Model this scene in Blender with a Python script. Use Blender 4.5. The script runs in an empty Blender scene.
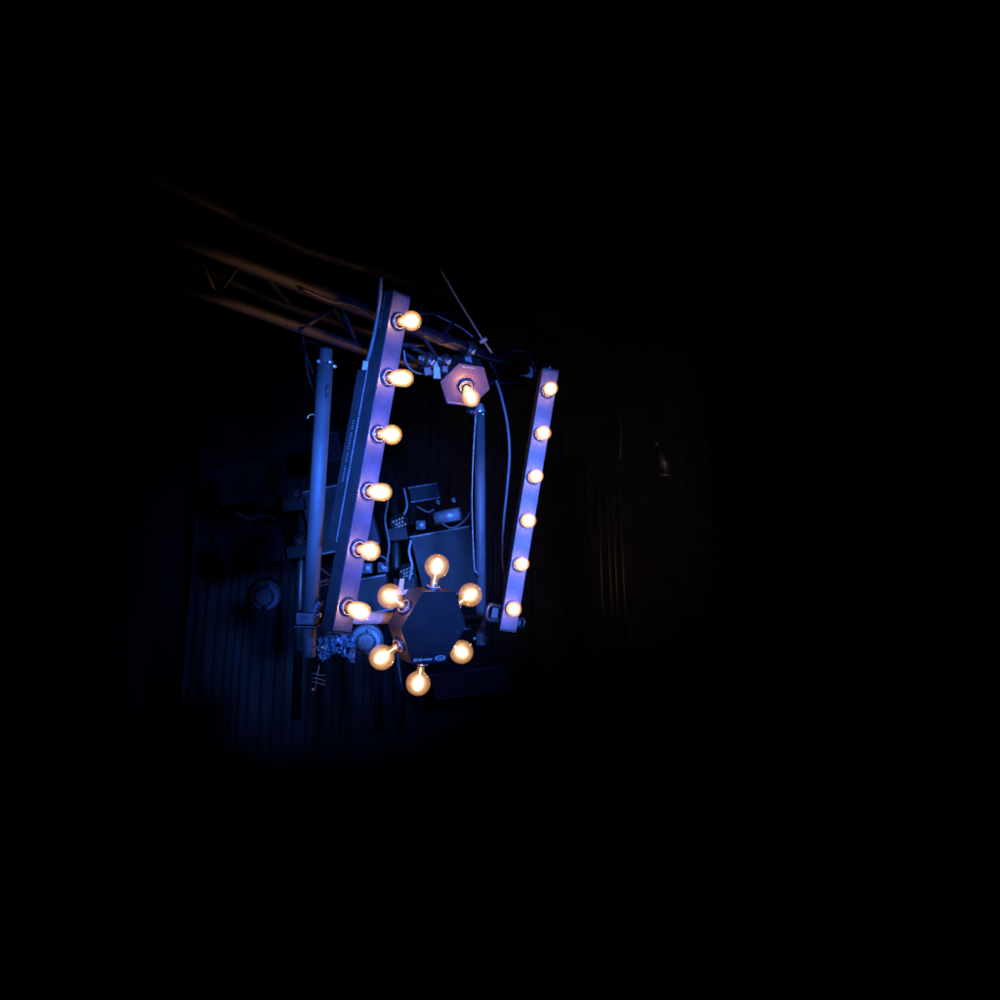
import bpy, bmesh, math, random
from mathutils import Vector, Matrix
random.seed(7)
PI = math.pi
sc = bpy.context.scene
COL = sc.collection

# ------------------------------------------------------------------ camera
PITCH = math.radians(15)
CAM = Vector((0, 0, 1.6))
RIGHT = Vector((1, 0, 0)); UP = Vector((0, -math.sin(PITCH), math.cos(PITCH))); FWD = Vector((0, math.cos(PITCH), math.sin(PITCH)))
cd = bpy.data.cameras.new('camera'); cam = bpy.data.objects.new('camera', cd); COL.objects.link(cam)
cam.location = CAM; cam.rotation_euler = (PI/2+PITCH, 0, 0)
cd.sensor_width = 36; cd.lens = 36; cd.clip_start = .05; cd.clip_end = 200
sc.camera = cam

def V3(x, y, z): return CAM + RIGHT*x + UP*y + FWD*z          # viewer axes to world
def P(px, py, d): return V3((px-500)/1000*d, (500-py)/1000*d, d)
def dirv(x, y, z): return (RIGHT*x + UP*y + FWD*z).normalized()

# ------------------------------------------------------------------ materials
def nt(name):
    m = bpy.data.materials.new(name); m.use_nodes = True
    t = m.node_tree; t.nodes.clear()
    return m, t, t.nodes.new('ShaderNodeOutputMaterial')
def metal(name, col, rough=.45, metallic=.5, scale=30, var=.25, bump=.15, spec=.5, stretch=(1, 1, 1)):
    m, t, out = nt(name)
    b = t.nodes.new('ShaderNodeBsdfPrincipled'); tc = t.nodes.new('ShaderNodeTexCoord'); mp = t.nodes.new('ShaderNodeMapping')
    mp.inputs['Scale'].default_value = stretch
    n = t.nodes.new('ShaderNodeTexNoise'); n.inputs['Scale'].default_value = scale; n.inputs['Detail'].default_value = 6
    n2 = t.nodes.new('ShaderNodeTexNoise'); n2.inputs['Scale'].default_value = scale*6; n2.inputs['Detail'].default_value = 3
    r = t.nodes.new('ShaderNodeValToRGB'); r.color_ramp.elements[0].position = .3; r.color_ramp.elements[1].position = .7
    lo = [c*(1-var) for c in col]; hi = [min(1, c*(1+var)) for c in col]
    r.color_ramp.elements[0].color = (*lo, 1); r.color_ramp.elements[1].color = (*hi, 1)
    mr = t.nodes.new('ShaderNodeMapRange'); mr.inputs[3].default_value = max(.05, rough-.12); mr.inputs[4].default_value = min(1, rough+.15)
    bp = t.nodes.new('ShaderNodeBump'); bp.inputs['Strength'].default_value = bump; bp.inputs['Distance'].default_value = .002
    L = t.links.new
    L(tc.outputs['Object'], mp.inputs[0]); L(mp.outputs[0], n.inputs['Vector']); L(mp.outputs[0], n2.inputs['Vector'])
    L(n.outputs[0], r.inputs[0]); L(r.outputs[0], b.inputs['Base Color'])
    L(n2.outputs[0], mr.inputs[0]); L(mr.outputs[0], b.inputs['Roughness'])
    L(n2.outputs[0], bp.inputs['Height']); L(bp.outputs[0], b.inputs['Normal'])
    b.inputs['Metallic'].default_value = metallic
    b.inputs['Specular IOR Level'].default_value = spec
    L(b.outputs[0], out.inputs[0]); return m
def emit(name, col, s):
    m, t, out = nt(name); e = t.nodes.new('ShaderNodeEmission'); e.inputs[0].default_value = (*col, 1); e.inputs[1].default_value = s
    t.links.new(e.outputs[0], out.inputs[0]); return m
def glow_volume(name, col, s):
    m, t, out = nt(name); e = t.nodes.new('ShaderNodeEmission'); e.inputs[0].default_value = (*col, 1); e.inputs[1].default_value = s
    t.links.new(e.outputs[0], out.inputs['Volume']); return m
def bulb_glass(name, tint, glow, gs):
    m, t, out = nt(name); L = t.links.new
    tr = t.nodes.new('ShaderNodeBsdfTransparent'); tr.inputs[0].default_value = (*tint, 1)
    gl = t.nodes.new('ShaderNodeBsdfGlossy'); gl.inputs['Roughness'].default_value = .06
    fr = t.nodes.new('ShaderNodeFresnel'); fr.inputs[0].default_value = 1.5
    ge = t.nodes.new('ShaderNodeNewGeometry'); s1 = t.nodes.new('ShaderNodeMath'); s1.operation = 'SUBTRACT'; s1.inputs[0].default_value = 1; L(ge.outputs['Backfacing'], s1.inputs[1])
    s2 = t.nodes.new('ShaderNodeMath'); s2.operation = 'MULTIPLY'; L(fr.outputs[0], s2.inputs[0]); L(s1.outputs[0], s2.inputs[1])
    mx = t.nodes.new('ShaderNodeMixShader'); L(s2.outputs[0], mx.inputs[0]); L(tr.outputs[0], mx.inputs[1]); L(gl.outputs[0], mx.inputs[2])
    tc = t.nodes.new('ShaderNodeTexCoord'); n = t.nodes.new('ShaderNodeTexNoise'); n.inputs['Scale'].default_value = 55; n.inputs['Detail'].default_value = 2
    L(tc.outputs['Object'], n.inputs['Vector'])
    mr = t.nodes.new('ShaderNodeMapRange'); mr.inputs[1].default_value = .35; mr.inputs[2].default_value = .65
    mr.inputs[3].default_value = gs*.55; mr.inputs[4].default_value = gs*1.6; L(n.outputs[0], mr.inputs[0])
    e = t.nodes.new('ShaderNodeEmission'); e.inputs[0].default_value = (*glow, 1); L(mr.outputs[0], e.inputs[1])
    ad = t.nodes.new('ShaderNodeAddShader'); L(mx.outputs[0], ad.inputs[0]); L(e.outputs[0], ad.inputs[1])
    L(ad.outputs[0], out.inputs[0]); return m

M = {}
M['bar'] = metal('lit_face_steel', (.044, .054, .102), .5, .1, 11, .30, .2)
M['bar_shaded_side'] = metal('shaded_steel_housing', (.034, .034, .037), .5, .15, 14, .3, .2)  # darker than the bar face: shade on the sides put into the colour
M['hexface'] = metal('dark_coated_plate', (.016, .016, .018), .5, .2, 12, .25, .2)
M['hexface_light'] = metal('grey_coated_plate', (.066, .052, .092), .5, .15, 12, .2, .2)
M['hexside'] = metal('dark_coated_edge', (.04, .035, .035), .4, .4, 12, .3, .2)
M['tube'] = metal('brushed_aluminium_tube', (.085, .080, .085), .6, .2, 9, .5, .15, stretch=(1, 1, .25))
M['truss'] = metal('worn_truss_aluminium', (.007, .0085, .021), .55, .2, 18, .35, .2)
M['truss_dark'] = metal('black_truss_coating', (.018, .018, .018), .4, .5, 18, .35, .2)
M['black'] = metal('black_plastic', (.03, .03, .032), .5, 0, 20, .3, .2)
M['clamp'] = metal('clamp_alloy', (.05, .05, .055), .35, .6, 30, .3, .2)
M['bolt'] = metal('bright_bolt_steel', (.75, .75, .78), .25, .8, 60, .2, .1)
M['cable'] = metal('pale_rubber_cable', (.10, .11, .12), .5, 0, 40, .2, .1)
M['faint'] = metal('black_anodised_tube', (.006, .006, .006), .5, .1, 18, .35, .2, spec=.2)
M['cable_dark'] = metal('dark_rubber_cable', (.03, .03, .033), .5, 0, 40, .2, .1)
M['wire'] = metal('galvanised_wire', (.28, .28, .29), .4, .6, 80, .2, .1)
M['white'] = metal('white_paint', (.28, .28, .29), .5, 0, 30, .12, .1)
M['print'] = metal('pale_printed_ink', (.36, .36, .38), .6, 0, 60, .1, 0)
M['socket'] = metal('dark_lamp_holder', (.024, .024, .030), .35, .1, 40, .3, .1)
M['ring'] = metal('porcelain_ring', (.25, .24, .24), .3, 0, 40, .1, .1)
M['brass'] = metal('brass_screw_cap', (.75, .55, .3), .3, .8, 60, .2, .1)
M['curtain'] = metal('dark_velvet_cloth', (.009, .0085, .009), .85, 0, 3, .45, .3, spec=.15)
M['night'] = metal('black_painted_wall', (.006, .006, .006), .9, 0, 1, .3, .3, spec=.05)
M['panel_shaded'] = metal('shaded_panel_paint', (.006, .006, .007), .55, .1, 4, .35, .2, spec=.2)  # darker copy of the panel paint, the gloom around it put into the colour
M['flange_shaded'] = metal('shaded_panel_edge', (.016, .016, .018), .4, .1, 30, .3, .2)  # flange copy darkened in colour for edges lying in shade
M['lens_shaded'] = metal('shaded_glass_lens', (.13, .14, .17), .15, .1, 8, .3, .1)  # lens copy with the dimness of its surroundings put into the colour
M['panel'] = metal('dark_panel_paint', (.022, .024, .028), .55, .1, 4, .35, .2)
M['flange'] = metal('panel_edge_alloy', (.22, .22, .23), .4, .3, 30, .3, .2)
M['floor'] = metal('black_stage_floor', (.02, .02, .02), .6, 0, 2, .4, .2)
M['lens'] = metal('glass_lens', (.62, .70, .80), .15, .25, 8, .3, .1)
M['tube_lit'] = metal('lit_aluminium_tube', (.34, .30, .32), .45, .2, 22, .3, .15)  # paler copy of the tube metal; bulb light put into its colour
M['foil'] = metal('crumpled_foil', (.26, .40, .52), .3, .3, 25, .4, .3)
M['led'] = emit('blue_led_lens', (.12, .30, 1), .6)
M['led_dim'] = emit('dim_blue_led_lens', (.2, .3, 1), .04)
M['glass'] = bulb_glass('amber_bulb_glass', (1, .92, .80), (1, .42, .16), .12)
M['glass_hot'] = bulb_glass('bright_amber_bulb_glass', (1, .94, .82), (1, .42, .12), .22)
M['filament'] = emit('glowing_filament', (1, .80, .55), 3.5)
M['core'] = glow_volume('hot_filament_glow', (1, .76, .50), 62)
M['body_glow'] = glow_volume('amber_inner_glow', (1, .56, .30), 6)
M['soft_glow'] = glow_volume('soft_amber_glow', (1, .62, .36), 8)
M['mid_glow'] = glow_volume('middle_amber_glow', (1, .68, .42), 17)
M['body_glow_hot'] = glow_volume('strong_amber_inner_glow', (1, .50, .20), 16)
M['core_hot'] = glow_volume('hotter_filament_glow', (1, .78, .54), 62)
M['red'] = metal('red_tape', (.5, .05, .08), .5, 0, 30, .2, .1)

# ------------------------------------------------------------------ object helpers
def props(o, label=None, cat=None, group=None, kind=None):
    if label: o['label'] = label
    if cat: o['category'] = cat
    if group: o['group'] = group
    if kind: o['kind'] = kind
    return o
def empty(name, label, cat, group=None, mat=None):
    o = bpy.data.objects.new(name, None); COL.objects.link(o); o.empty_display_size = .1
    if mat is not None: o.matrix_world = mat
    return props(o, label, cat, group)
WM = {}
def wm(o):
    return WM.get(o.name, o.matrix_basis.copy()) if o else Matrix.Identity(4)
class MB:
    """collects geometry of ONE mesh object; coordinates are in frame self.F"""
    def __init__(s): s.bm = bmesh.new()
    def box(s, c, size, R=None, bev=0):
        b = bmesh.new(); bmesh.ops.create_cube(b, size=1)
        bmesh.ops.scale(b, vec=size, verts=b.verts)
        if bev: bmesh.ops.bevel(b, geom=b.edges[:], offset=bev, segments=2, affect='EDGES', profile=.6)
        if R is not None: bmesh.ops.transform(b, matrix=R.to_4x4(), verts=b.verts)
        bmesh.ops.translate(b, vec=c, verts=b.verts); s._add(b); return s
    def _add(s, b):
        me = bpy.data.meshes.new('tmp'); b.to_mesh(me); b.free(); s.bm.from_mesh(me); bpy.data.meshes.remove(me)
    def tube(s, pts, r, seg=12, smooth=True, caps=True, rings=None):
        pts = [Vector(p) for p in pts]; n = len(pts); bm = s.bm; prev = None; rows = []
        for i, p in enumerate(pts):
            t = (pts[min(i+1, n-1)]-pts[max(i-1, 0)]).normalized()
            if prev is None:
                a = t.cross(Vector((0, 0, 1)));
                if a.length < .05: a = t.cross(Vector((1, 0, 0)))
            else: a = prev - t*prev.dot(t)
            a.normalize(); prev = a; b = t.cross(a)
            rr = r[i] if isinstance(r, (list, tuple)) else r
            rows.append([bm.verts.new(p + (a*math.cos(2*PI*k/seg) + b*math.sin(2*PI*k/seg))*rr) for k in range(seg)])
        for i in range(n-1):
            for k in range(seg):
                f = bm.faces.new((rows[i][k], rows[i][(k+1) % seg], rows[i+1][(k+1) % seg], rows[i+1][k])); f.smooth = smooth
        if caps: bm.faces.new(rows[0][::-1]); bm.faces.new(rows[-1])
        return s
    def lathe(s, prof, seg=24, T=None, smooth=True):
        bm = s.bm; T = T or Matrix.Identity(4); rows = []
        for r, z in prof:
            if r < 1e-6: rows.append([bm.verts.new(T @ Vector((0, 0, z)))])
            else: rows.append([bm.verts.new(T @ Vector((r*math.cos(2*PI*k/seg), r*math.sin(2*PI*k/seg), z))) for k in range(seg)])
        for a, b in zip(rows, rows[1:]):
            for k in range(seg):
                k2 = (k+1) % seg
                if len(a) == 1 and len(b) == 1: continue
                if len(a) == 1: f = bm.faces.new((a[0], b[k2], b[k]))
                elif len(b) == 1: f = bm.faces.new((a[k], a[k2], b[0]))
                else: f = bm.faces.new((a[k], a[k2], b[k2], b[k]))
                f.smooth = smooth
        return s
    def prism(s, poly, z0, z1, bev=0):
        b = bmesh.new(); lo = [b.verts.new((x, y, z0)) for x, y in poly]; hi = [b.verts.new((x, y, z1)) for x, y in poly]
        n = len(poly); b.faces.new(lo[::-1]); b.faces.new(hi)
        for i in range(n): b.faces.new((lo[i], lo[(i+1) % n], hi[(i+1) % n], hi[i]))
        if bev: bmesh.ops.bevel(b, geom=b.edges[:], offset=bev, segments=2, affect='EDGES', profile=.6)
        s._add(b); return s
    def build(s, name, mat, parent=None, world=False, matrix=None):
        """world=True: geometry is given in world coordinates"""
        bmesh.ops.recalc_face_normals(s.bm, faces=s.bm.faces)
        me = bpy.data.meshes.new(name)
        o = bpy.data.objects.new(name, me); COL.objects.link(o)
        if parent: o.parent = parent
        base = wm(parent) if parent else Matrix.Identity(4)
        if world and not parent:
            c = Vector((0, 0, 0))
            for v in s.bm.verts: c += v.co
            c /= max(1, len(s.bm.verts)); o.matrix_basis = Matrix.Translation(c)
            bmesh.ops.translate(s.bm, vec=-c, verts=s.bm.verts)
            base = Matrix.Translation(c)
        elif world: bmesh.ops.transform(s.bm, matrix=base.inverted(), verts=s.bm.verts)
        if matrix is not None: o.matrix_basis = matrix; base = base @ matrix
        s.bm.to_mesh(me); s.bm.free(); me.materials.append(mat)
        WM[o.name] = base; return o
def reg(o): WM[o.name] = o.matrix_basis.copy(); return o
def root_at(name, loc, label, cat, group=None):
    return reg(empty(name, label, cat, group, Matrix.Translation(loc)))
def aim(pos, z, xhint=None):
    z = z.normalized(); x = (xhint or Vector((0, 0, 1))).cross(z)
    if x.length < .01: x = Vector((1, 0, 0)).cross(z)
    x.normalize(); y = z.cross(x)
    return Matrix.Translation(pos) @ Matrix((x, y, z)).transposed().to_4x4()
def smoothpts(pts, n=6):
    out = []; p = [Vector(q) for q in pts]; p = [2*p[0]-p[1]] + p + [2*p[-1]-p[-2]]
    for i in range(1, len(p)-2):
        for k in range(n):
            t = k/n; a, b, c, d = p[i-1:i+3]
            out.append(.5*((2*b)+(-a+c)*t+(2*a-5*b+4*c-d)*t*t+(-a+3*b-3*c+d)*t**3))
    out.append(p[-2]); return out
def rotm(w):
    w = Vector(w); th = w.length; k = w/th
    K = Matrix(((0, -k.z, k.y), (k.z, 0, -k.x), (-k.y, k.x, 0)))
    return Matrix.Identity(3) + K*math.sin(th) + (K@K)*(1-math.cos(th))
def frame(px, py, d, w):
    """local x = width, y = up along the thing, z = out of its front"""
    M3 = Matrix((RIGHT, UP, FWD)).transposed()
    R = M3 @ rotm(w) @ Matrix(((1, 0, 0), (0, 1, 0), (0, 0, -1)))
    return Matrix.Translation(P(px, py, d)) @ R.to_4x4()
def copy_tree(o, parent):
    c = o.copy(); COL.objects.link(c); c.parent = parent
    for ch in list(o.children): copy_tree(ch, c)
    return c

# ------------------------------------------------------------------ bulbs (part: bulb > screw_cap, filament, glow)
PROTO = {}
def bulb_profile(kind):
    if kind == 'big_globe':
        R, c = .0475, .080; pr = [(.0125, .006), (.0135, .020), (.0150, .030)]
        a0 = math.radians(24)
    elif kind == 'globe':
        R, c = .031, .066; pr = [(.0125, .006), (.0140, .018), (.0165, .030)]; a0 = math.radians(36)
    if kind in ('big_globe', 'globe'):
        for i in range(15):
            a = a0 + (PI-a0)*i/14; pr.append((R*math.sin(a), c - R*math.cos(a)))
        return pr, c, R
    if kind == 'tubular':
        pr = [(.0125, .006), (.0140, .016), (.0215, .030), (.0262, .042), (.0272, .060), (.0270, .078)]
        for i in range(1, 9):
            a = PI/2*i/8; pr.append((.0268*math.cos(a), .078+.026*math.sin(a)))
        return pr, .062, .025
    pr = [(.0135, .006), (.0160, .022), (.0215, .040), (.0300, .062), (.0365, .085), (.0390, .102), (.0370, .119), (.0300, .134), (.0180, .145), (0, .149)]
    return pr, .095, .036
def make_bulb(kind, parent, pos, rot=0, Z=None, power=1.25):
    """pos/Z in the parent's local frame"""
    T = aim(Vector(pos), Z or Vector((0, 0, 1))) @ Matrix.Rotation(rot, 4, 'Z') @ Matrix.Scale({'globe': 1.10, 'tubular': 1.12}.get(kind, 1), 4)
    if kind in PROTO:
        b = copy_tree(PROTO[kind], parent); b.matrix_basis = T
        if kind == 'big_globe':
            for ch in b.children:
                if ch.name.startswith('glow'): ch.matrix_basis = Matrix.Translation((0, 0, .080)) @ Matrix.Rotation(random.uniform(-.3, .3), 4, 'X') @ Matrix.Diagonal((random.uniform(.85, 1.15),)*3+(1,)) @ Matrix.Translation((0, 0, -.080))
        return b
    pr, c, R = bulb_profile(kind)
    b = MB().lathe(pr, 32).build('bulb', M['glass'] if kind in ('big_globe',) else M['glass_hot'], parent, matrix=T)
    MB().lathe([(0, -.012), (.008, -.012), (.0115, -.006), (.0130, -.004), (.0122, .001), (.0132, .004), (.0124, .008), (.0133, .011), (.0126, .013), (.0132, .016), (.0122, .0165)], 20).build('screw_cap', M['brass'], b)
    f = MB(); n = 6
    h0, h1 = (c-R*.62, c+R*.62) if kind != 'tubular' else (.034, .088)
    for k in range(n):
        a = 2*PI*k/n; a2 = a + .5
        ra, rb = R*.12, R*.20
        f.tube([(ra*math.cos(a), ra*math.sin(a), h0), (rb*math.cos(a2), rb*math.sin(a2), (h0+h1)/2), (ra*math.cos(a2), ra*math.sin(a2), h1)], .0008, 6)
    f.tube([(0, 0, .012), (0, 0, h0+.004), (0, 0, h1)], [.0035, .0018, .0008], 8)
    f.build('filament', M['filament'], b)
    hot = kind in ('globe', 'tubular')
    rr = {'big_globe': .40, 'globe': .66, 'tubular': .74, 'pear': .46}[kind]*R; hh = {'big_globe': .58*R, 'globe': .76*R, 'tubular': .038, 'pear': .048}[kind]
    MB().lathe([(rr*math.sin(PI*i/14), c-hh*math.cos(PI*i/14)) for i in range(15)], 20).build('glow', M['core_hot'] if hot else M['core'], b)
    for q, mt in (((1.2, 'mid_glow'),) if hot else ((1.22, 'mid_glow'), (1.48, 'soft_glow'), (1.75, 'soft_glow'))):
        qr, qh = rr*q, (hh*(1+(q-1)*.45) if kind != 'tubular' else .0425)
        MB().lathe([(qr*math.sin(PI*i/14), c-qh*math.cos(PI*i/14)) for i in range(15)], 20).build('outer_glow', M[mt], b)
    MB().lathe([(0, pr[0][1])] + [(max(0, x-.0012) if x > 0 else 0, z - (.0012 if z > c else 0)) for x, z in pr[:-1]] + [(0, pr[-1][1]-.0012)], 24).build('inner_glow', M['body_glow_hot'] if hot else M['body_glow'], b)
    ld = bpy.data.lights.new('bulb_light', 'POINT'); ld.energy = power; ld.color = (1, .42, .16); ld.shadow_soft_size = .008
    lo = bpy.data.objects.new('bulb_light', ld); COL.objects.link(lo); lo.parent = b; lo.location = (0, 0, .030 if kind != 'big_globe' else .045)
    PROTO[kind] = b; return b
def make_socket(parent, pos, Z=None, s=1.0):
    T = aim(Vector(pos), Z or Vector((0, 0, 1))) @ Matrix.Translation((0, 0, .0014))
    o = MB().lathe([(.030*s, .0004), (.030*s, .005), (.027*s, .008), (.0245*s, .0085), (.0225*s, .0125), (.0205*s, .0135), (.0165*s, .0135), (.0160*s, .009), (0, .009)], 28).build('socket', M['socket'], parent, matrix=T)
    MB().lathe([(.0250*s, .0087), (.0262*s, .0105), (.0250*s, .0123), (.0236*s, .0110), (.0240*s, .0090), (.0250*s, .0087)], 28).build('ring', M['ring'], o)
    return o
def lettering(parent, name, origin, ax, ay, sizes, mat, T=None, lift=.0006):
    """rows of small printed strokes; sizes = list of (x, height, width)"""
    mb = MB(); az = ax.cross(ay)
    R = Matrix((ax, ay, az)).transposed()
    for x, h, w in sizes:
        mb.box(Vector(origin)+ax*x+az*lift, (w, h, .0006), R)
    return mb.build(name, mat, parent)

# ------------------------------------------------------------------ light bars
def screw(mb, x, y, z, r=.004): mb.lathe([(r, z), (r, z+.0012), (r*.7, z+.0022), (0, z+.0024)], 12, Matrix.Translation((x, y, 0)))
def light_bar(px, py, d, w, W, sp, H0, H1, depth, label, order, rear=None):
    root = reg(empty('light_bar', label, 'light bar', None, frame(px, py, d, w)))
    L = H0+H1; cy = (H1-H0)/2
    mb = MB(); mb.box((0, cy, -depth/2), (W, L, depth), bev=.0022)
    mb.build('housing', M['bar_shaded_side'], root)
    MB().box((0, cy, .0002), (W-.004, L-.004, .0032), bev=.0008).build('front_plate', M['bar'], root)  # lighter plate on darker housing: contrast of lit face and shaded sides by colour
    s = MB()
    for i in range(5):
        y = (2-i)*sp
        screw(s, -W*.33, y+.012, .0002, .0028); screw(s, W*.30, y-.02, .0002, .0026)
    for y in (-H0+.012, H1-.012): screw(s, -W*.36, y, .0002); screw(s, W*.36, y, .0002)
    s.build('screws', M['clamp'], root)['kind'] = 'stuff'
    MB().box((0, -H0-.0035, -depth/2), (W*.96, .006, depth*.96), bev=.001).build('end_cap', M['black'], root)
    MB().box((0, H1+.0035, -depth/2), (W*.96, .006, depth*.96), bev=.001).build('end_cap', M['black'], root)
    for i in range(6):
        y = (2.5-i)*sp
        make_socket(root, (0, y, 0)); make_bulb(order[i % 2], root, (0, y, .006), rot=i*1.3+.4, Z=Vector((random.uniform(-.06, .06), random.uniform(-.06, .06), 1)))
    return root

lb = light_bar(372.2, 462.5, 3.4, (.018, -.795, -.1905), .0805, .198, .579, .590, .064,
    'long light bar on the left turned sideways with six glowing bulbs and a rear box', ('globe', 'tubular'))
# rear box, rim highlight strip and lettering on the left bar (all in the bar's own frame, seen on its left side)
ry0, ry1 = -.285, .318
MB().box((-.004, (ry0+ry1)/2, -.064-.0035-.026), (.074, ry1-ry0, .052), bev=.002).build('rear_box', M['bar_shaded_side'], lb)
MB().box((-.0385, (ry0+ry1)/2, -.0660), (.0070, ry1-ry0, .0040), bev=.0008).build('rim_highlight_strip', M['flange'], lb)  # pale raised strip standing in for the highlight along the rear box rim
sz = []
x = 0
for i in range(22):
    if i in (4, 11, 15): x += .009
    sz.append((x, random.choice((.006, .0075, .005)), random.choice((.0022, .0035, .0028)))); x += .0088
lettering(lb, 'lettering', (-.0413, .135, -.090), Vector((0, -1, 0)), Vector((0, 0, 1)), sz, M['print'])
sz = [(i*.0085+(.01 if i > 6 else 0), random.choice((.006, .004, .005)), random.choice((.002, .0032))) for i in range(14)]
lettering(lb, 'lettering', (-.04060, .585, -.040), Vector((0, -1, 0)), Vector((0, 0, 1)), sz, M['print'])
lb['seen_from'] = 'front'; del lb['seen_from']

rb = light_bar(529.6, 499.1, 4.4, (.048, -.100, -.1665), .0755, .1937, .5805, .5805, .115,
    'slim blue-grey light bar on the right facing the front, six glowing bulbs in a row', ('tubular', 'globe'))
# clamps holding the right bar at its foot
for sx, y in ((-1, -.520), (1, -.545)):
    mb = MB(); k = 1 if sx < 0 else .55
    pts = [(sx*(.040), y+.030*k, -.07), (sx*(.040+.045*k), y+.034*k, -.06), (sx*(.040+.058*k), y+.018*k, -.055), (sx*(.040+.058*k), y-.018*k, -.055), (sx*(.040+.045*k), y-.034*k, -.06), (sx*.040, y-.030*k, -.07)]
    mb.tube(smoothpts(pts, 4), .011*k, 10)
    mb.build('clamp_ear', M['clamp'], rb)
    MB().box((sx*(.040+.022*k), y-.002, -.075), (.03*k, .05*k, .02), bev=.002).build('clamp_pad', M['black'], rb)
MB().lathe([(.006, 0), (.006, .012), (.003, .014), (0, .014)], 10, Matrix.Translation((-.004, .586, -.012)) @ Matrix.Rotation(-PI/2, 4, 'X')).build('top_bolt', M['bolt'], rb)

# ------------------------------------------------------------------ hexagonal lamps
def hexpoly(s): return [(s*math.cos(math.radians(60*k)), s*math.sin(math.radians(60*k))) for k in range(6)]
def hex_unit(px, py, d, w, s, depth, label, mat):
    root = reg(empty('hexagon_lamp', label, 'stage lamp', None, frame(px, py, d, w)))
    MB().prism(hexpoly(s*.992), -depth, -.004, .0015).build('housing', M['hexside'], root)
    MB().prism(hexpoly(s), -.0035, 0, .0010).build('front_plate', mat, root)
    return root
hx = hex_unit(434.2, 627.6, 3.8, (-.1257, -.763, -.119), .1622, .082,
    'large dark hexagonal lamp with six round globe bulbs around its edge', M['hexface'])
ap = .1622*math.sqrt(3)/2*.992
for k in range(6):
    a = math.radians(30+60*k); z = Vector((math.cos(a), math.sin(a), 0)); p = z*ap + Vector((0, 0, -.040))
    make_socket(hx, p, z); make_bulb('big_globe', hx, p+z*.010, Z=z+Vector((random.uniform(-.05, .05), random.uniform(-.05, .05), random.uniform(-.05, .05))), rot=k*1.1, power=.55)
# printed line and oval badge along the lower edge of the plate
sz = []; x = 0
for i, (h, w) in enumerate([(.0125, .0085), (.0125, .0085)] + [(.0105, .0042)]*5 + [(.0075, .0040)]*11):
    sz.append((x+w/2, h, w*random.uniform(.6, .8))); x += w*1.02 + (.004 if i in (1, 6) else 0)
lettering(hx, 'lettering', (-.078, -.1235, 0), Vector((1, 0, 0)), Vector((0, 1, 0)), sz, M['print'])
o = MB(); o.lathe([(.0205, 0), (.0205, .0007), (.0135, .0007), (.0135, 0), (.0205, 0)], 32, Matrix.Translation((.054, -.1215, .0003)) @ Matrix.Diagonal((1.35, .50, 1, 1)))
o.box((.054, -.1215, .0007), (.024, .0035, .0006)); o.build('oval_badge', M['print'], hx)
# hanging bracket behind it
mb = MB(); mb.box((0, .03, -.100), (.050, .10, .030), bev=.003); mb.box((-.10, .115, -.10), (.09, .020, .004), bev=.001); mb.box((-.062, .085, -.10), (.02, .07, .004), bev=.001)
mb.box((-.108, .142, -.10), (.020, .050, .004), bev=.001)
mb.build('bracket', M['white'], hx)

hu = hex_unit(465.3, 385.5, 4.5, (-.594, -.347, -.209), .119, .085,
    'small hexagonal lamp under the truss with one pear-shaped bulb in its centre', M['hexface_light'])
make_socket(hu, (0, 0, 0), s=1.15); make_bulb('pear', hu, (0, 0, .008), power=2.4)
sz = []; x = 0
for i, (h, w) in enumerate([(.0085, .010), (.0085, .006)] + [(.0055, .0045)]*9):
    sz.append((x+w/2, h, w*.72)); x += w*1.02 + (.004 if i == 1 else 0)
lettering(hu, 'lettering', (-.042, .090, 0), Vector((1, 0, 0)), Vector((0, 1, 0)), sz, M['print'])
sz = [(i*.0075, .0035, .0055) for i in range(12)]
lettering(hu, 'lettering', (-.052, -.094, 0), Vector((1, 0, 0)), Vector((0, 1, 0)), sz, M['print'])
mb = MB(); mb.box((0, .085, -.120), (.045, .10, .06), bev=.004); mb.build('bracket', M['clamp'], hu)

# ------------------------------------------------------------------ upright pipes and cross tube
LD = 3.62
def tubeobj(name, pts, r, mat, parent, seg=20): return MB().tube(pts, r, seg).build(name, mat, parent, world=True)
lt, lbm = P(325.5, 362, LD), P(310, 613, LD)
lp = root_at('support_pipe', P(309, 656, LD), 'thick blue-lit metal pipe standing upright left of the long light bar', 'pipe')
ax = (lt-lbm).normalized()
tubeobj('tube', [lbm, lt], .0285, M['tube'], lp, 32)
MB().lathe([(.0285, 0), (.0285, .004), (.0225, .010), (.0225, .050), (.018, .055), (.0175, .020), (0, .020)], 24, aim(lt, ax)).build('top_spigot', M['tube'], lp, world=True)
for (qx, qy, dd) in ((319.3, 361.5, 3.60), (329.6, 362, 3.585), (334.5, 366.5, 3.60)):
    MB().lathe([(.0075, 0), (.0075, .008), (.004, .011), (0, .011)], 12, aim(P(qx, qy, dd), dirv(.3 if qx > 325 else -.6, 0, -1))).build('bolt', M['bolt'], lp, world=True)
mb = MB(); c0, c1 = P(327.3, 385, LD-.0287), P(326.6, 397, LD-.0287)
mb.tube([c0, c1], .005, 10); mb.build('slot', M['black'], lp, world=True)
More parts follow.
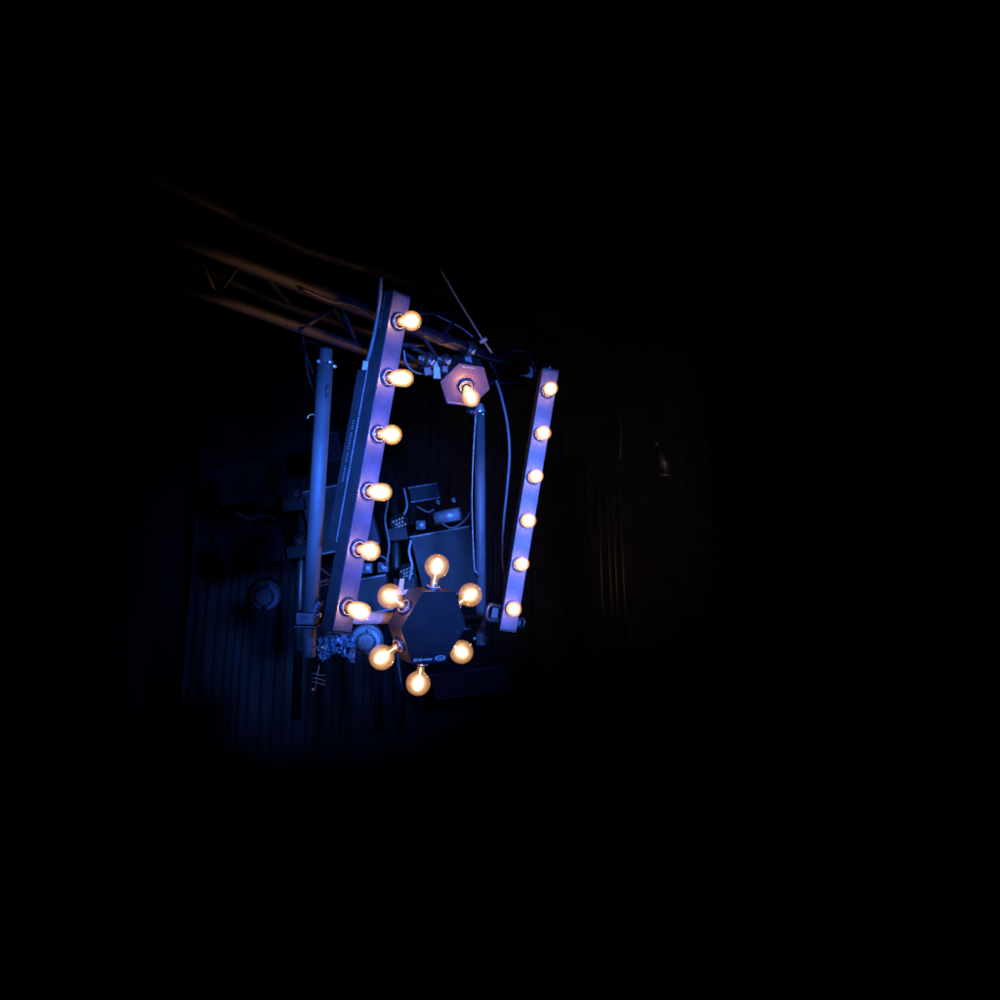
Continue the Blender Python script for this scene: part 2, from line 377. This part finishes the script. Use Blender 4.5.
# clamp and lower stub
cl = root_at('pipe_clamp', P(309, 625, LD), 'square dark clamp gripping the foot of the thick left pipe', 'clamp')
mb = MB(); Rm = Matrix((RIGHT, UP, FWD*-1)).transposed()
Rz = Rm @ Matrix.Rotation(-.03, 3, 'Z')
mb.box(P(307.5, 617.5, LD), (.070, .046, .090), Rz, bev=.004)
mb.box(P(317.5, 607, LD), (.022, .055, .05), Rm @ Matrix.Rotation(-.5, 3, 'Z'), bev=.004)
mb.box(P(308, 625.2, LD-.01), (.080, .006, .10), Rz, bev=.001)
mb.build('body', M['clamp'], cl, world=True)
MB().box(P(304.5, 617.5, LD-.047), (.026, .011, .006), Rz, bev=.001).build('slot', M['black'], cl, world=True)
MB().lathe([(.010, 0), (.010, .018), (.006, .024), (0, .025)], 14, aim(P(318.6, 615.5, LD-.04), dirv(.2, .2, -1))).build('nut', M['bolt'], cl, world=True)
st = root_at('pipe_stub', P(309, 657, LD), 'short length of pipe hanging below the dark square clamp', 'pipe')
MB().lathe([(.0245, 0), (.0250, .003), (.0250, .112), (.021, .112), (.021, .004), (0, .004)], 28, aim(P(308.6, 656.8, LD), dirv(.02, 1, 0))).build('tube', M['tube'], st, world=True)
mb = MB(); 
for zz in (.022, .030): mb.lathe([(.0251, zz), (.0257, zz+.001), (.0251, zz+.002)], 28, aim(P(308.6, 656.8, LD), dirv(.02, 1, 0)))
mb.build('groove', M['flange'], st, world=True)
MB().lathe([(.0028, -.01), (.0028, .018), (.0060, .018), (.0060, .026), (.003, .030), (0, .030)], 12, aim(P(315.4, 647.5, LD), dirv(1, 0, -.1))).build('bolt', M['bolt'], st, world=True)
MB().lathe([(.0050, 0), (.0050, .004), (0, .005)], 12, aim(P(301.6, 648.5, LD), dirv(-.9, 0, -.5))).build('bolt', M['bolt'], st, world=True)

RD = 4.95
rt, rbm = P(479.8, 412, RD), P(480.8, 644.5, RD)
rp = root_at('support_pipe', rbm, 'slim blue-lit metal pipe standing upright behind the hexagonal lamps', 'pipe')
tubeobj('tube', [rbm, rt], .0262, M['tube'], rp, 32)
MB().lathe([(.0262, 0), (.0268, .010), (.021, .020), (.019, .034), (.010, .044), (0, .045)], 24, aim(rt, dirv(0, 1, 0))).build('top_cap', M['bolt'], rp, world=True)
for qx, qy in ((482.7, 414.3), (475.3, 638.3), (485.8, 638.0)):
    MB().lathe([(.0065, 0), (.0065, .010), (.003, .013), (0, .013)], 12, aim(P(qx, qy, RD-.022), dirv((qx-480.5)*.15, 0, -1))).build('bolt', M['bolt'], rp, world=True)
mb = MB()
for qy in (431.5, 435, 471, 560): mb.lathe([(.0038, 0), (.0038, .001), (0, .001)], 10, aim(P(482.3, qy, RD-.0258), dirv(.1, 0, -1)))
mb.build('drilled_hole', M['black'], rp, world=True)
cc = root_at('pipe_coupler', P(473, 413, RD-.03), 'small coupler with a red band beside the top of the slim pipe', 'coupler')
MB().tube([P(467, 410, RD-.05), P(475.5, 413.5, RD-.05)], .016, 16).build('body', M['clamp'], cc, world=True)
MB().tube([P(473.6, 412, RD-.05), P(477.5, 413.4, RD-.05)], .0172, 16).build('band', M['red'], cc, world=True)

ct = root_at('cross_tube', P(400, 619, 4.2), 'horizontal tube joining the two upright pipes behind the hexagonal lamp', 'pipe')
tubeobj('tube', [P(322, 617.5, 3.70), P(392, 618, 4.18), P(478.5, 620.5, RD)], .0250, M['tube_lit'], ct, 24)
MB().tube([P(462, 629, RD-.1), P(476, 628, RD-.03)], .008, 10).build('stiffener', M['clamp'], ct, world=True)

# ------------------------------------------------------------------ truss overhead
tr = root_at('roof_truss', P(440, 330, 4.6), 'big aluminium box truss crossing overhead from upper left to the right lamp bar', 'truss')
def dep(x, far=0): return 1/(.2700 - .00052*(x-372)) + far
A = lambda x, y, f=0: P(x, y, dep(x, f))
chords = [
    ([A(120, 214), A(232, 258), A(372, 313.5), A(452, 343), A(527, 371)], .0265),
    ([A(150, 274), A(232, 303), A(372, 353.5, .1), A(440, 372, .7), A(524, 386, .5)], .0190),
    ([A(110, 155, .55), A(300, 247, .55), A(465, 298, .6), A(560, 345, .6)], .0240),
    ([A(190, 262, .5), A(290, 306, .5), A(345, 324, .5), A(400, 342, .5), A(522, 378, .5)], .0200)]
for pts, r in chords: MB().tube(pts, r, 18).build('chord', M['truss'], tr, world=True)
br = [((300, 285, 0), (372, 313.5, .5)), ((300, 330, 0), (345, 300, .25)), ((338, 297, .1), (356, 345, .1)),
      ((405, 345, .2), (442, 344.5, .4)), ((412, 314, .3), (485, 313, .55)), ((413, 348, .1), (442, 361, .1)), ((408, 355, .1), (432, 372, .2)),
      ((260, 268, 0), (290, 306, .5)), ((240, 262, .0), (215, 297, .0)), ((470, 350, 0), (482, 318, .5)), ((486, 355, 0), (500, 381, .0)),
      ((476, 383, .1), (527, 383.5, .1)), ((505, 362, .0), (520, 330, .5)), ((190, 240, 0), (216, 297, 0)), ((420, 331, 0), (446, 372, 0)),
      ((440, 338, 0), (470, 303, .55)), ((452, 343, 0), (440, 318, .5)), ((505, 362, 0), (497, 378, .5)), ((400, 342, .5), (423, 331, 0)), ((423, 331, 0), (455, 359, .5)), ((484, 354, 0), (470, 364, .5)), ((372, 314, 0), (392, 290, .55)), ((430, 288, .6), (412, 327, 0)), ((512, 366, 0), (535, 334, .6)), ((320, 294, 0), (345, 324, .5)), ((372, 353, .1), (345, 324, .5))]
for (x0, y0, f0), (x1, y1, f1) in br:
    MB().tube([A(x0, y0, f0), A(x1, y1, f1)], .0085, 10).build('brace', M['truss'], tr, world=True)
MB().box(A(527, 372, 0), (.075, .060, .06), Matrix((RIGHT, UP, FWD*-1)).transposed() @ Matrix.Rotation(-.25, 3, 'Z'), bev=.004).build('end_fork', M['clamp'], tr, world=True)
MB().box(A(531, 372.5, -.04), (.050, .018, .03), Matrix((RIGHT, UP, FWD*-1)).transposed() @ Matrix.Rotation(-.25, 3, 'Z'), bev=.002).build('slot', M['black'], tr, world=True)

def half_coupler(cx, cy, f, label, tilt=0, s=1):
    o = root_at('truss_clamp', A(cx, cy, f), label, 'clamp', 'clamps hanging under the overhead truss')
    T = aim(A(cx, cy, f), dirv(.75, -.27, .6))
    MB().lathe([(.034*s, -.022*s), (.040*s, -.018*s), (.040*s, .018*s), (.034*s, .022*s), (.0295*s, .022*s), (.0295*s, -.022*s), (.034*s, -.022*s)], 22, T).build('collar', M['clamp'], o, world=True)
    Rr = Matrix((RIGHT, UP, FWD*-1)).transposed() @ Matrix.Rotation(tilt, 3, 'Z')
    MB().box(A(cx, cy, f)+UP*(-.052*s)-FWD*.01, (.034*s, .040*s, .034), Rr, bev=.003).build('block', M['clamp'], o, world=True)
    MB().lathe([(.009, 0), (.009, .010), (.005, .010), (.004, .030), (0, .031)], 12, aim(A(cx, cy, f)+RIGHT*.020*s+UP*(-.018*s)-FWD*.04, dirv(.5, .3, -1))).build('wing_nut', M['bolt'], o, world=True)
    MB().box(A(cx, cy, f)+RIGHT*(-.036*s)+UP*(.012*s), (.022*s, .026*s, .03), Rr, bev=.004).build('hinge', M['clamp'], o, world=True)
half_coupler(428, 361, -.1, 'left truss clamp with two dark jaws above the small hexagonal lamp', .15, .85)
half_coupler(445, 361, -.1, 'middle truss clamp directly left of the small hexagonal lamp', -.1, .7)
half_coupler(468.5, 350, -.05, 'right truss clamp with a shiny nut just above the small hexagonal lamp', .2, .95)
MB().box(P(437, 370, 4.25), (.030, .075, .02), Matrix((RIGHT, UP, FWD*-1)).transposed(), bev=.003).build('hanging_plate', M['flange'], None, world=True)
props(bpy.data.objects['hanging_plate'], 'small blue-lit plate hanging between two truss clamps', 'bracket')

# ------------------------------------------------------------------ cables and wires
def cable(name, pts, r, mat, label, cat='cable', seg=8):
    o = MB().tube(smoothpts(pts), r, seg).build(name, mat, None, world=True); return props(o, label, cat)
cable('power_cable', [P(496, 380, 4.9), P(501, 395, 4.9), P(507.5, 425, 4.9), P(509.5, 455, 4.9), P(507, 490, 4.9), P(503.5, 525, 4.9), P(502.5, 560, 4.9), P(505, 578, 4.85), P(509, 590, 4.6)],
      .0072, M['cable'], 'thick blue-lit cable hanging in a long curve beside the right light bar')
cable('safety_wire', [P(476, 412, 4.88), P(474, 440, 4.88), P(472.5, 475, 4.88), P(472, 505, 4.88), P(473, 540, 4.88), P(474.5, 568, 4.88), P(477.5, 573, 4.88), P(478.5, 577, 4.9)],
      .0030, M['wire'], 'thin pale wire running down along the slim right pipe', 'wire')
cable('feed_cable', [P(381, 278, 3.42), P(379.5, 300, 3.42), P(376.5, 322, 3.43), P(373, 340, 3.44), P(369, 356, 3.45), P(366.5, 362, 3.46)],
      .0065, M['cable'], 'blue-lit feed cable running down into the plug on top of the rear box')
pl = MB().box(P(365.3, 366, 3.46), (.018, .032, .018), Matrix((RIGHT, UP, FWD*-1)).transposed() @ Matrix.Rotation(-.15, 3, 'Z'), bev=.002).build('cable_plug', M['white'], None, world=True)
props(pl, 'small white plug at the end of the feed cable on the rear box', 'plug')
cable('steel_rope', [P(440, 268, 4.4), P(457, 298, 4.45), P(470, 319, 4.5), P(482, 338.5, 4.55), P(492, 353, 4.6)], .0055, M['wire'], 'taut steel rope slanting down through the truss with a pale ferrule', 'rope')
fe = MB().tube([P(480, 342.5, 4.50), P(486.5, 338.5, 4.50)], .0095, 14).build('rope_ferrule', M['white'], None, world=True)
props(fe, 'small pale sleeve clamped on the slanting steel rope', 'sleeve')
cable('truss_cable', [P(436, 315, 4.6), P(450, 322, 4.6), P(462, 328.5, 4.6), P(473, 337, 4.6)], .0045, M['cable'], 'short curved cable above the big truss chord near the steel rope')
cable('loop_cable', [P(404, 350, 4.05), P(405.5, 361, 4.05), P(411, 369.5, 4.05), P(420, 373.5, 4.1), P(431, 372, 4.15)], .0048, M['cable'], 'drooping cable loop right of the long light bar under the truss')
cable('hose', [P(504, 352, 5.3), P(518, 350.5, 5.3), P(526, 353, 5.3), P(532, 361, 5.25), P(536, 372, 5.2)], .0085, M['cable_dark'], 'dark hose arching over the end of the truss near the right bar', 'hose')
cable('thin_cable', [P(303, 335, 3.75), P(305, 350, 3.75), P(310.5, 366, 3.72), P(316.5, 382, 3.70)], .0030, M['cable_dark'], 'thin cable left of the thick pipe, the upper of two')
cable('thin_cable', [P(305, 347, 3.75), P(306.5, 364, 3.75), P(309.5, 380, 3.72), P(315.5, 394, 3.70)], .0030, M['cable_dark'], 'thin cable left of the thick pipe, the lower of two')
cable('coiled_cable', [P(306+9*math.cos(t*.55)+t*.2, 348+5*math.sin(t*.55)-t*.1, 3.8) for t in range(26)], .0028, M['faint'], 'small tangle of dark cable beside the top of the thick pipe')
cable('hook', [P(307, 419, 3.66), P(309, 415.5, 3.66), P(312, 414.5, 3.66), P(315, 415, 3.66)], .0022, M['brass'], 'tiny brassy hook on the left of the thick pipe', 'hook')
cable('jumper_cable', [P(318, 566, 3.9), P(324, 571, 3.9), P(330, 576, 3.9), P(336, 580, 3.9)], .0042, M['cable'], 'short pale cable slanting down between the thick pipe and the long bar')
cable('jumper_cable', [P(316, 584, 3.9), P(323, 581, 3.9), P(330, 580, 3.9), P(338, 580, 3.9)], .0075, M['cable'], 'thick short cable between the thick pipe and long bar, upper of a pair')
cable('jumper_cable', [P(316, 588, 3.9), P(323, 585, 3.9), P(330, 584, 3.9), P(336, 588, 3.9)], .0036, M['cable'], 'thin short cable between the thick pipe and long bar, lower of a pair')

# ------------------------------------------------------------------ crumpled foil and twig-like aerial below the long bar
def foil():
    mb = MB(); bm = mb.bm; nx, ny = 26, 16; g = []
    for j in range(ny):
        row = []
        for i in range(nx):
            u, v = i/(nx-1), j/(ny-1)
            x = 318+37*u + random.uniform(-1.1, 1.1); y = 631+31*v - 6*math.sin(u*PI)*v + random.uniform(-1.2, 1.2) + 2*math.sin(u*9)
            row.append(bm.verts.new(P(x, y, 4.35+random.uniform(-.03, .03)+.03*math.sin(u*16+v*5))))
        g.append(row)
    for j in range(ny-1):
        for i in range(nx-1):
            if random.random() < .06+.20*(j/ny): continue
            bm.faces.new((g[j][i], g[j][i+1], g[j+1][i+1], g[j+1][i]))
    return props(mb.build('crumpled_foil', M['foil'], None, world=True), 'crumpled torn foil lit blue just below the foot of the long bar', 'foil')
foil()
an = root_at('wire_aerial', P(314, 695, 4.0), 'thin blue wire aerial with three curved cross wires under the pipe stub', 'aerial')
MB().tube([P(319.5, 665, 4), P(317, 676, 4), P(315, 690, 4), P(312, 697, 4)], .0022, 8).build('mast', M['wire'], an, world=True)
for q in (674.5, 679, 683):
    MB().tube(smoothpts([P(311.5, q-1, 4), P(316, q-.6, 4), P(321, q+.8, 4), P(325, q+1.2-(.8 if q < 675 else -1), 4)]), .0026, 8).build('cross_wire', M['wire'], an, world=True)
MB().lathe([(0, -.007), (.006, -.003), (.006, .003), (0, .007)], 12, Matrix.Translation(P(312.5, 689.5, 3.98))).build('tip', M['bolt'], an, world=True)

# ------------------------------------------------------------------ background: curtain, floor
def curtain():
    mb = MB(); bm = mb.bm; Y = 10.0; x = -3.15; xs = []
    while x < 2.1:
        w = random.uniform(.075, .13); a = random.uniform(.03, .065)
        for k in range(6): xs.append((x+w*k/6, Y - a*math.sin(PI*k/6)**.7 if k else Y))
        x += w
    zs = [0.01, 2.5, 5, 7.5, 11.5]; off = [0, .03, -.02, .02, 0]
    rows = [[bm.verts.new((px+o*math.sin(px*3), py, z)) for px, py in xs] for z, o in zip(zs, off)]
    for a, b in zip(rows, rows[1:]):
        for i in range(len(xs)-1):
            f = bm.faces.new((a[i], a[i+1], b[i+1], b[i])); f.smooth = True
    return mb.build('stage_curtain', M['curtain'], None)
props(curtain(), 'dark pleated stage curtain hanging behind the whole rig', 'curtain')
bw = MB().box((0, 11.2, 6), (40, .1, 12.1)).build('back_wall', M['night'], None); bw['kind'] = 'structure'
fl = MB().box((0, 8, -.05), (40, 40, .1)).build('stage_floor', M['floor'], None); fl['kind'] = 'structure'

# slanted lighting panels (px coords of corners: left x, right x, y top at left, y bottom at left, slope)
def panel(x0, x1, yt, yb, slope, d, label):
    dk = x1 < 300 or x1 > 500 or yb < 465  # outer and upper panels get the copies with shade in their colour
    o = root_at('panel_light', P((x0+x1)/2, yb, d), label, 'panel', 'flat slanted panels on the rear lighting towers')
    ang = math.atan(-slope); W = (x1-x0)/1000*d/math.cos(ang); H = (yb-yt)/1000*d*math.cos(ang)
    R = Matrix((RIGHT, UP, FWD*-1)).transposed() @ Matrix.Rotation(ang, 3, 'Z') @ Matrix.Rotation(-.25, 3, 'Y') @ Matrix.Rotation(.12, 3, 'X')
    c = P((x0+x1)/2, (yt+yb)/2+slope*(x1-x0)/2, d)
    MB().box(c, (W, H, .05), R, bev=.004).build('board', M['panel_shaded' if dk else 'panel'], o, world=True)
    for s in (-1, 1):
        MB().box(c + R @ Vector((0, s*(H/2+.006), .022)), (W*1.01, .012, .03), R, bev=.002).build('flange', M['flange_shaded' if dk else 'flange'], o, world=True)
PD = 7.4
panel(216, 286, 470, 505, -.18, PD, 'upper left rear panel, almost lost in the dark')
panel(218, 286, 538, 570, -.19, PD, 'lower left rear panel above the dim round lantern')
panel(312, 342, 436, 461, -.12, PD, 'small dark rear panel high between the thick pipe and the long bar')
panel(306, 374, 492, 556, -.20, PD-.1, 'blue rear panel seen on both sides of the long bar')
panel(352, 391, 581, 615, -.19, PD, 'bright blue rear panel behind the lowest bulbs of the long bar')
panel(410, 440, 488, 501, -.16, PD, 'narrow rear panel above the shiny cylinder fixture')
panel(417, 478, 536, 600, -.19, PD-.1, 'large navy rear panel behind the top globe bulb')
panel(432, 508, 676, 700, -.18, PD, 'dim lowest rear panel under the hexagonal lamp')

def led_cluster(cx, cy, s, d, dim, label):
    o = root_at('led_spotlight', P(cx, cy+10, d), label, 'spotlight', 'small multi-lens spotlights on the rear towers')
    n = dirv(.15, -.15, -1); T = aim(P(cx, cy, d), n) @ Matrix.Rotation(.45, 4, 'Z')
    k = s/1000*d
    MB().lathe([(0, -.14), (k*.8, -.14), (k*1.12, -.04), (k*1.12, .012), (k*1.0, .014), (k*.98, 0), (0, 0)], 20, T).build('housing', M['panel_shaded'], o, world=True)
    for i, j in [(0, 0), (1, 0), (-1, 0), (0, 1), (0, -1), (1, -1), (-1, 1), (1, 1), (-1, -1), (2, -1), (-2, 1)]:
        x = (i+j*.5)*k*.40; y = j*k*.42
        if x*x+y*y > (k*.92)**2: continue
        MB().lathe([(k*.14, .002), (k*.13, .006), (k*.07, .010), (0, .011)], 10, T @ Matrix.Translation((x, y, 0))).build('lens', M['led_dim'] if dim else M['led'], o, world=True)
    MB().box(P(cx-2, cy+11, d+.02), (.15, .09, .12), Matrix((RIGHT, UP, FWD*-1)).transposed() @ Matrix.Rotation(.1, 3, 'Z'), bev=.006).build('yoke_base', M['panel_shaded'], o, world=True)
led_cluster(399.3, 523, 8.2, 7.2, False, 'upper bright blue multi-lens spotlight right of the long bar')
led_cluster(407, 572.5, 7.6, 7.2, False, 'lower bright blue multi-lens spotlight just above the hexagonal lamp')
led_cluster(300.5, 540.5, 6.2, 7.2, True, 'lower dim multi-lens spotlight left of the thick pipe')
led_cluster(296.5, 493.5, 5.2, 7.2, True, 'upper dim multi-lens spotlight left of the thick pipe')

def lantern(cx, cy, rpx, d, label):
    o = root_at('round_lantern', P(cx, cy+rpx, d), label, 'lantern', 'round glass lanterns on the rear towers')
    n = dirv(.10, -.10, -1); T = aim(P(cx, cy, d), n); k = rpx/1000*d
    MB().lathe([(0, -.22), (k*.5, -.22), (k*.92, -.08), (k, 0), (k, .025), (k*.90, .030), (k*.86, .005), (0, 0)], 32, T).build('housing', M['panel_shaded' if cx < 300 else 'panel'], o, world=True)  # left lantern uses the shade-darkened copies
    MB().lathe([(k*.90, .028), (k*.96, .040), (k*.90, .050), (k*.84, .040), (k*.90, .028)], 32, T).build('rim', M['flange_shaded' if cx < 300 else 'flange'], o, world=True)
    MB().lathe([(k*.52, .046), (k*.57, .054), (k*.52, .062), (k*.47, .054), (k*.52, .046)], 28, T).build('inner_ring', M['flange_shaded' if cx < 300 else 'flange'], o, world=True)
    for a in (1.35, 4.75):  # two glints on the lens, modelled as small knobs
        MB().lathe([(0, .064), (k*.10, .060), (k*.14, .050), (k*.10, .044)], 14, T @ Matrix.Translation((k*.66*math.cos(a), k*.66*math.sin(a), 0))).build('lens_glint_knob', M['flange_shaded' if cx < 300 else 'print'], o, world=True)
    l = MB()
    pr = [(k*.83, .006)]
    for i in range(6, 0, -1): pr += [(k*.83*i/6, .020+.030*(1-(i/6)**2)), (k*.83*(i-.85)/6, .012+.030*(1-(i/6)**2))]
    pr.append((0, .05)); l.lathe(pr, 32, T, smooth=False).build('lens', M['lens_shaded' if cx < 300 else 'lens'], o, world=True)
    return o, T, k
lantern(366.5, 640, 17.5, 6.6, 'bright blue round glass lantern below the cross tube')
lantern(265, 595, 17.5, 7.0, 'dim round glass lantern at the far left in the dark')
# blue body beside the bright lantern
bd = MB().tube([P(340, 638, 6.7), P(352, 640, 6.65)], [.05, .085], 16).build('lantern_snoot', M['panel'], None, world=True)
props(bd, 'dark blue snoot leading into the bright round lantern from the left', 'snoot')

# shiny cylinder and small fittings between the panels
cy = root_at('cylinder_fixture', P(448, 523, 7), 'shiny blue cylinder lamp body between two rear panels', 'fixture')
MB().tube([P(436, 518, 7), P(460, 513.5, 7)], .046, 24).build('body', M['flange'], cy, world=True)
for x, y in ((435, 518.2), (460.6, 513.4)): MB().tube([P(x-.8, y+.15, 7), P(x+.8, y-.15, 7)], .050, 24).build('collar', M['black'], cy, world=True)
for i, (x, y, lab) in enumerate(((437.5, 501, 'left small pale fitting above the shiny cylinder lamp'), (453, 499, 'right small pale fitting above the shiny cylinder lamp'))):
    o = MB().lathe([(0, 0), (.016, 0), (.016, .02), (.009, .025), (.009, .045), (0, .046)], 10, aim(P(x, y, 7), dirv(.3, -.5, -1))).build('pale_fitting', M['flange'], None, world=True)
    props(o, lab, 'fitting')
for x, y, r, lab in ((421, 525, 4.5, 'small square-bodied blue lamp left of the shiny cylinder lamp'), (367.5, 568, 5, 'left of two small blue lamps beside the fifth bulb of the long bar'), (383.5, 567, 5, 'right of two small blue lamps beside the fifth bulb of the long bar')):
    o = root_at('small_lamp', P(x, y+r, 7), lab, 'lamp'); k = r*.007
    T = aim(P(x, y, 7), dirv(.2, .1, -1))
    MB().box(P(x, y, 7.05), (k*2.1, k*2.1, .10), Matrix((RIGHT, UP, FWD*-1)).transposed(), bev=.008).build('body', M['panel'], o, world=True)
    MB().lathe([(k*.8, .002), (k*.75, .015), (k*.4, .03), (0, .034)], 18, T).build('lens', M['lens_shaded'], o, world=True)

# loose cabling draped over the rear fixtures and the truss
for pts, rr, mt, lab in (
    ([(386, 482), (388, 500), (385, 520), (389, 545), (386, 566)], .010, 'cable_dark', 'dark cable hanging left of the upper bright multi-lens spotlight'),
    ([(404, 488), (407, 505), (404, 515)], .009, 'cable', 'short cable rising from the upper bright multi-lens spotlight'),
    ([(411, 540), (409, 552), (412, 566), (409, 580)], .010, 'cable', 'cable running between the two bright multi-lens spotlights'),
    ([(416, 506), (428, 512), (434, 509)], .008, 'cable_dark', 'cable looping left of the shiny cylinder lamp'),
    ([(441, 523), (452, 528), (464, 521), (470, 512)], .008, 'cable_dark', 'cable sagging under the shiny cylinder lamp'),
    ([(362, 556), (371, 560), (380, 556), (389, 561)], .008, 'cable_dark', 'cable sagging above the two small blue lamps'),
    ([(236, 512), (250, 519), (262, 515), (276, 520)], .010, 'cable_dark', 'dim cable between the two left rear panels'),
    ([(394, 590), (400, 604), (396, 640), (402, 690)], .010, 'cable_dark', 'long cable trailing down behind the left side of the hexagonal lamp')):
    cable('rear_wiring', [P(x, y, 6.95) for x, y in pts], rr, M[mt], lab)
cable('truss_wiring', [A(300, 288, -.05), A(330, 301, -.05), A(352, 305, -.08), A(374, 318, -.05)], .006, M['cable_dark'], 'dark cable lashed along the upper truss chord left of the long bar')
cable('truss_wiring', [A(425, 333, -.06), A(440, 343, -.08), A(455, 343, -.06), A(480, 356, -.06), A(505, 363, -.05)], .006, M['cable_dark'], 'dark cable lashed along the big truss chord right of the long bar')
# tower uprights behind (dark), left / centre / right
for x0, x1, lab in ((303, 296, 'left'), (395, 398, 'centre'), (411, 421, 'second centre')):
    o = MB().tube([P(x0, 480, 7.6), P(x1, 720, 7.6)], .035, 12).build('tower_pole', M['truss_dark'], None, world=True)
    props(o, {'left': 'dark upright tower pole just left of the thick pipe', 'centre': 'dark upright tower pole behind the two bright blue spotlights', 'second centre': 'dark leaning tower pole left of the large navy panel'}[lab], 'pole')
# faint bundle of poles on the right with a low ladder truss
for i, (x0, x1, lab) in enumerate(((598, 606, 'leftmost'), (606, 616, 'second'), (612, 622, 'third'), (619, 630, 'rightmost'))):
    o = MB().tube([P(x0, 480, 8.5), P(x1, 720, 8.5)], .016, 10).build('rear_cable', M['faint'], None, world=True)
    props(o, f'{lab} of four faint upright lines in the dark right of the right bar', 'cable')
ld = root_at('ladder_truss', P(613, 705, 8.2), 'short faint ladder truss in the dark at the lower right', 'truss')
for x in (599, 612, 619): MB().tube([P(x, 672, 8.2), P(x+3, 715, 8.2)], .014, 10).build('upright', M['faint'], ld, world=True)
for a, b in (((600, 678), (619, 678)), ((601, 690), (611, 679)), ((612, 700), (601, 690)), ((601, 712), (613, 700))): MB().tube([P(*a, 8.2), P(*b, 8.2)], .008, 8).build('rung', M['faint'], ld, world=True)
# faint moving-head fixture hanging in the dark on the right
mh = root_at('hanging_spotlight', P(664, 455, 7.5), 'faint spotlight hanging in the darkness on the right side', 'spotlight')
MB().tube([P(655, 440, 7.5), P(657.5, 446, 7.5)], [.020, .032], 14).build('head', M['faint'], mh, world=True)
MB().tube([P(660, 452, 7.5), P(664, 463, 7.5), P(667, 473, 7.5)], [.034, .042, .018], 14).build('body', M['faint'], mh, world=True)
MB().tube([P(659, 474, 7.5), P(671, 475.5, 7.5)], .012, 8).build('base', M['faint'], mh, world=True)
sb = MB().tube([P(561, 412, 6.5), P(582, 411.5, 6.8)], .007, 8).build('batten', M['truss_dark'], None, world=True)
props(sb, 'thin faint horizontal batten right of the top of the right bar', 'batten')
cable('hanging_cable', [P(600, 385, 7.8), P(604, 392, 7.8), P(611, 398, 7.8), P(618, 410, 7.8), P(621, 430, 7.8), P(620, 460, 7.8)], .008, M['faint'], 'faint looping cable in the dark right of the right bar')

# ------------------------------------------------------------------ lights
def spot(name, loc, target, energy, col, size, blend, r=.15):
    l = bpy.data.lights.new(name, 'SPOT'); l.energy = energy; l.color = col; l.spot_size = math.radians(size); l.spot_blend = blend; l.shadow_soft_size = r
    o = bpy.data.objects.new(name, l); COL.objects.link(o); o.location = loc
    o.rotation_euler = (target-loc).to_track_quat('-Z', 'Y').to_euler(); return o
spot('blue_key_spot', V3(.65, .45, .0), P(440, 496, 4.0), 4500, (.04, .185, 1), 24, .9)
spot('blue_fill_spot', V3(-1.2, -.3, .3), P(375, 490, 3.6), 420, (.05, .16, 1), 25, 1)
spot('blue_rear_spot', V3(.9, .2, 3.9), P(400, 588, 7.2), 2900, (.07, .22, 1), 21, 1)
spot('warm_rear_added_fill', V3(1.3, -.2, 6.0), P(575, 500, 10), 130, (1, .68, .52), 55, 1)  # added lamp without a source in the scene, browns the right curtain

w = bpy.data.worlds.new('World'); sc.world = w; w.use_nodes = True
t = w.node_tree; t.nodes['Background'].inputs[0].default_value = (.02, .03, .08, 1); t.nodes['Background'].inputs[1].default_value = .0
HAZE = 0
if HAZE:
    v = t.nodes.new('ShaderNodeVolumeScatter'); v.inputs['Density'].default_value = HAZE; v.inputs['Anisotropy'].default_value = .3
    t.links.new(v.outputs[0], t.nodes['World Output'].inputs['Volume'])

sc.view_settings.view_transform = 'Standard'; sc.view_settings.look = 'None'; sc.view_settings.exposure = 0; sc.view_settings.gamma = 1
c = sc.cycles
c.use_denoising = True; c.max_bounces = 5; c.diffuse_bounces = 2; c.glossy_bounces = 2; c.transparent_max_bounces = 16; c.volume_bounces = 0
c.sample_clamp_indirect = 3; c.caustics_reflective = False; c.caustics_refractive = False
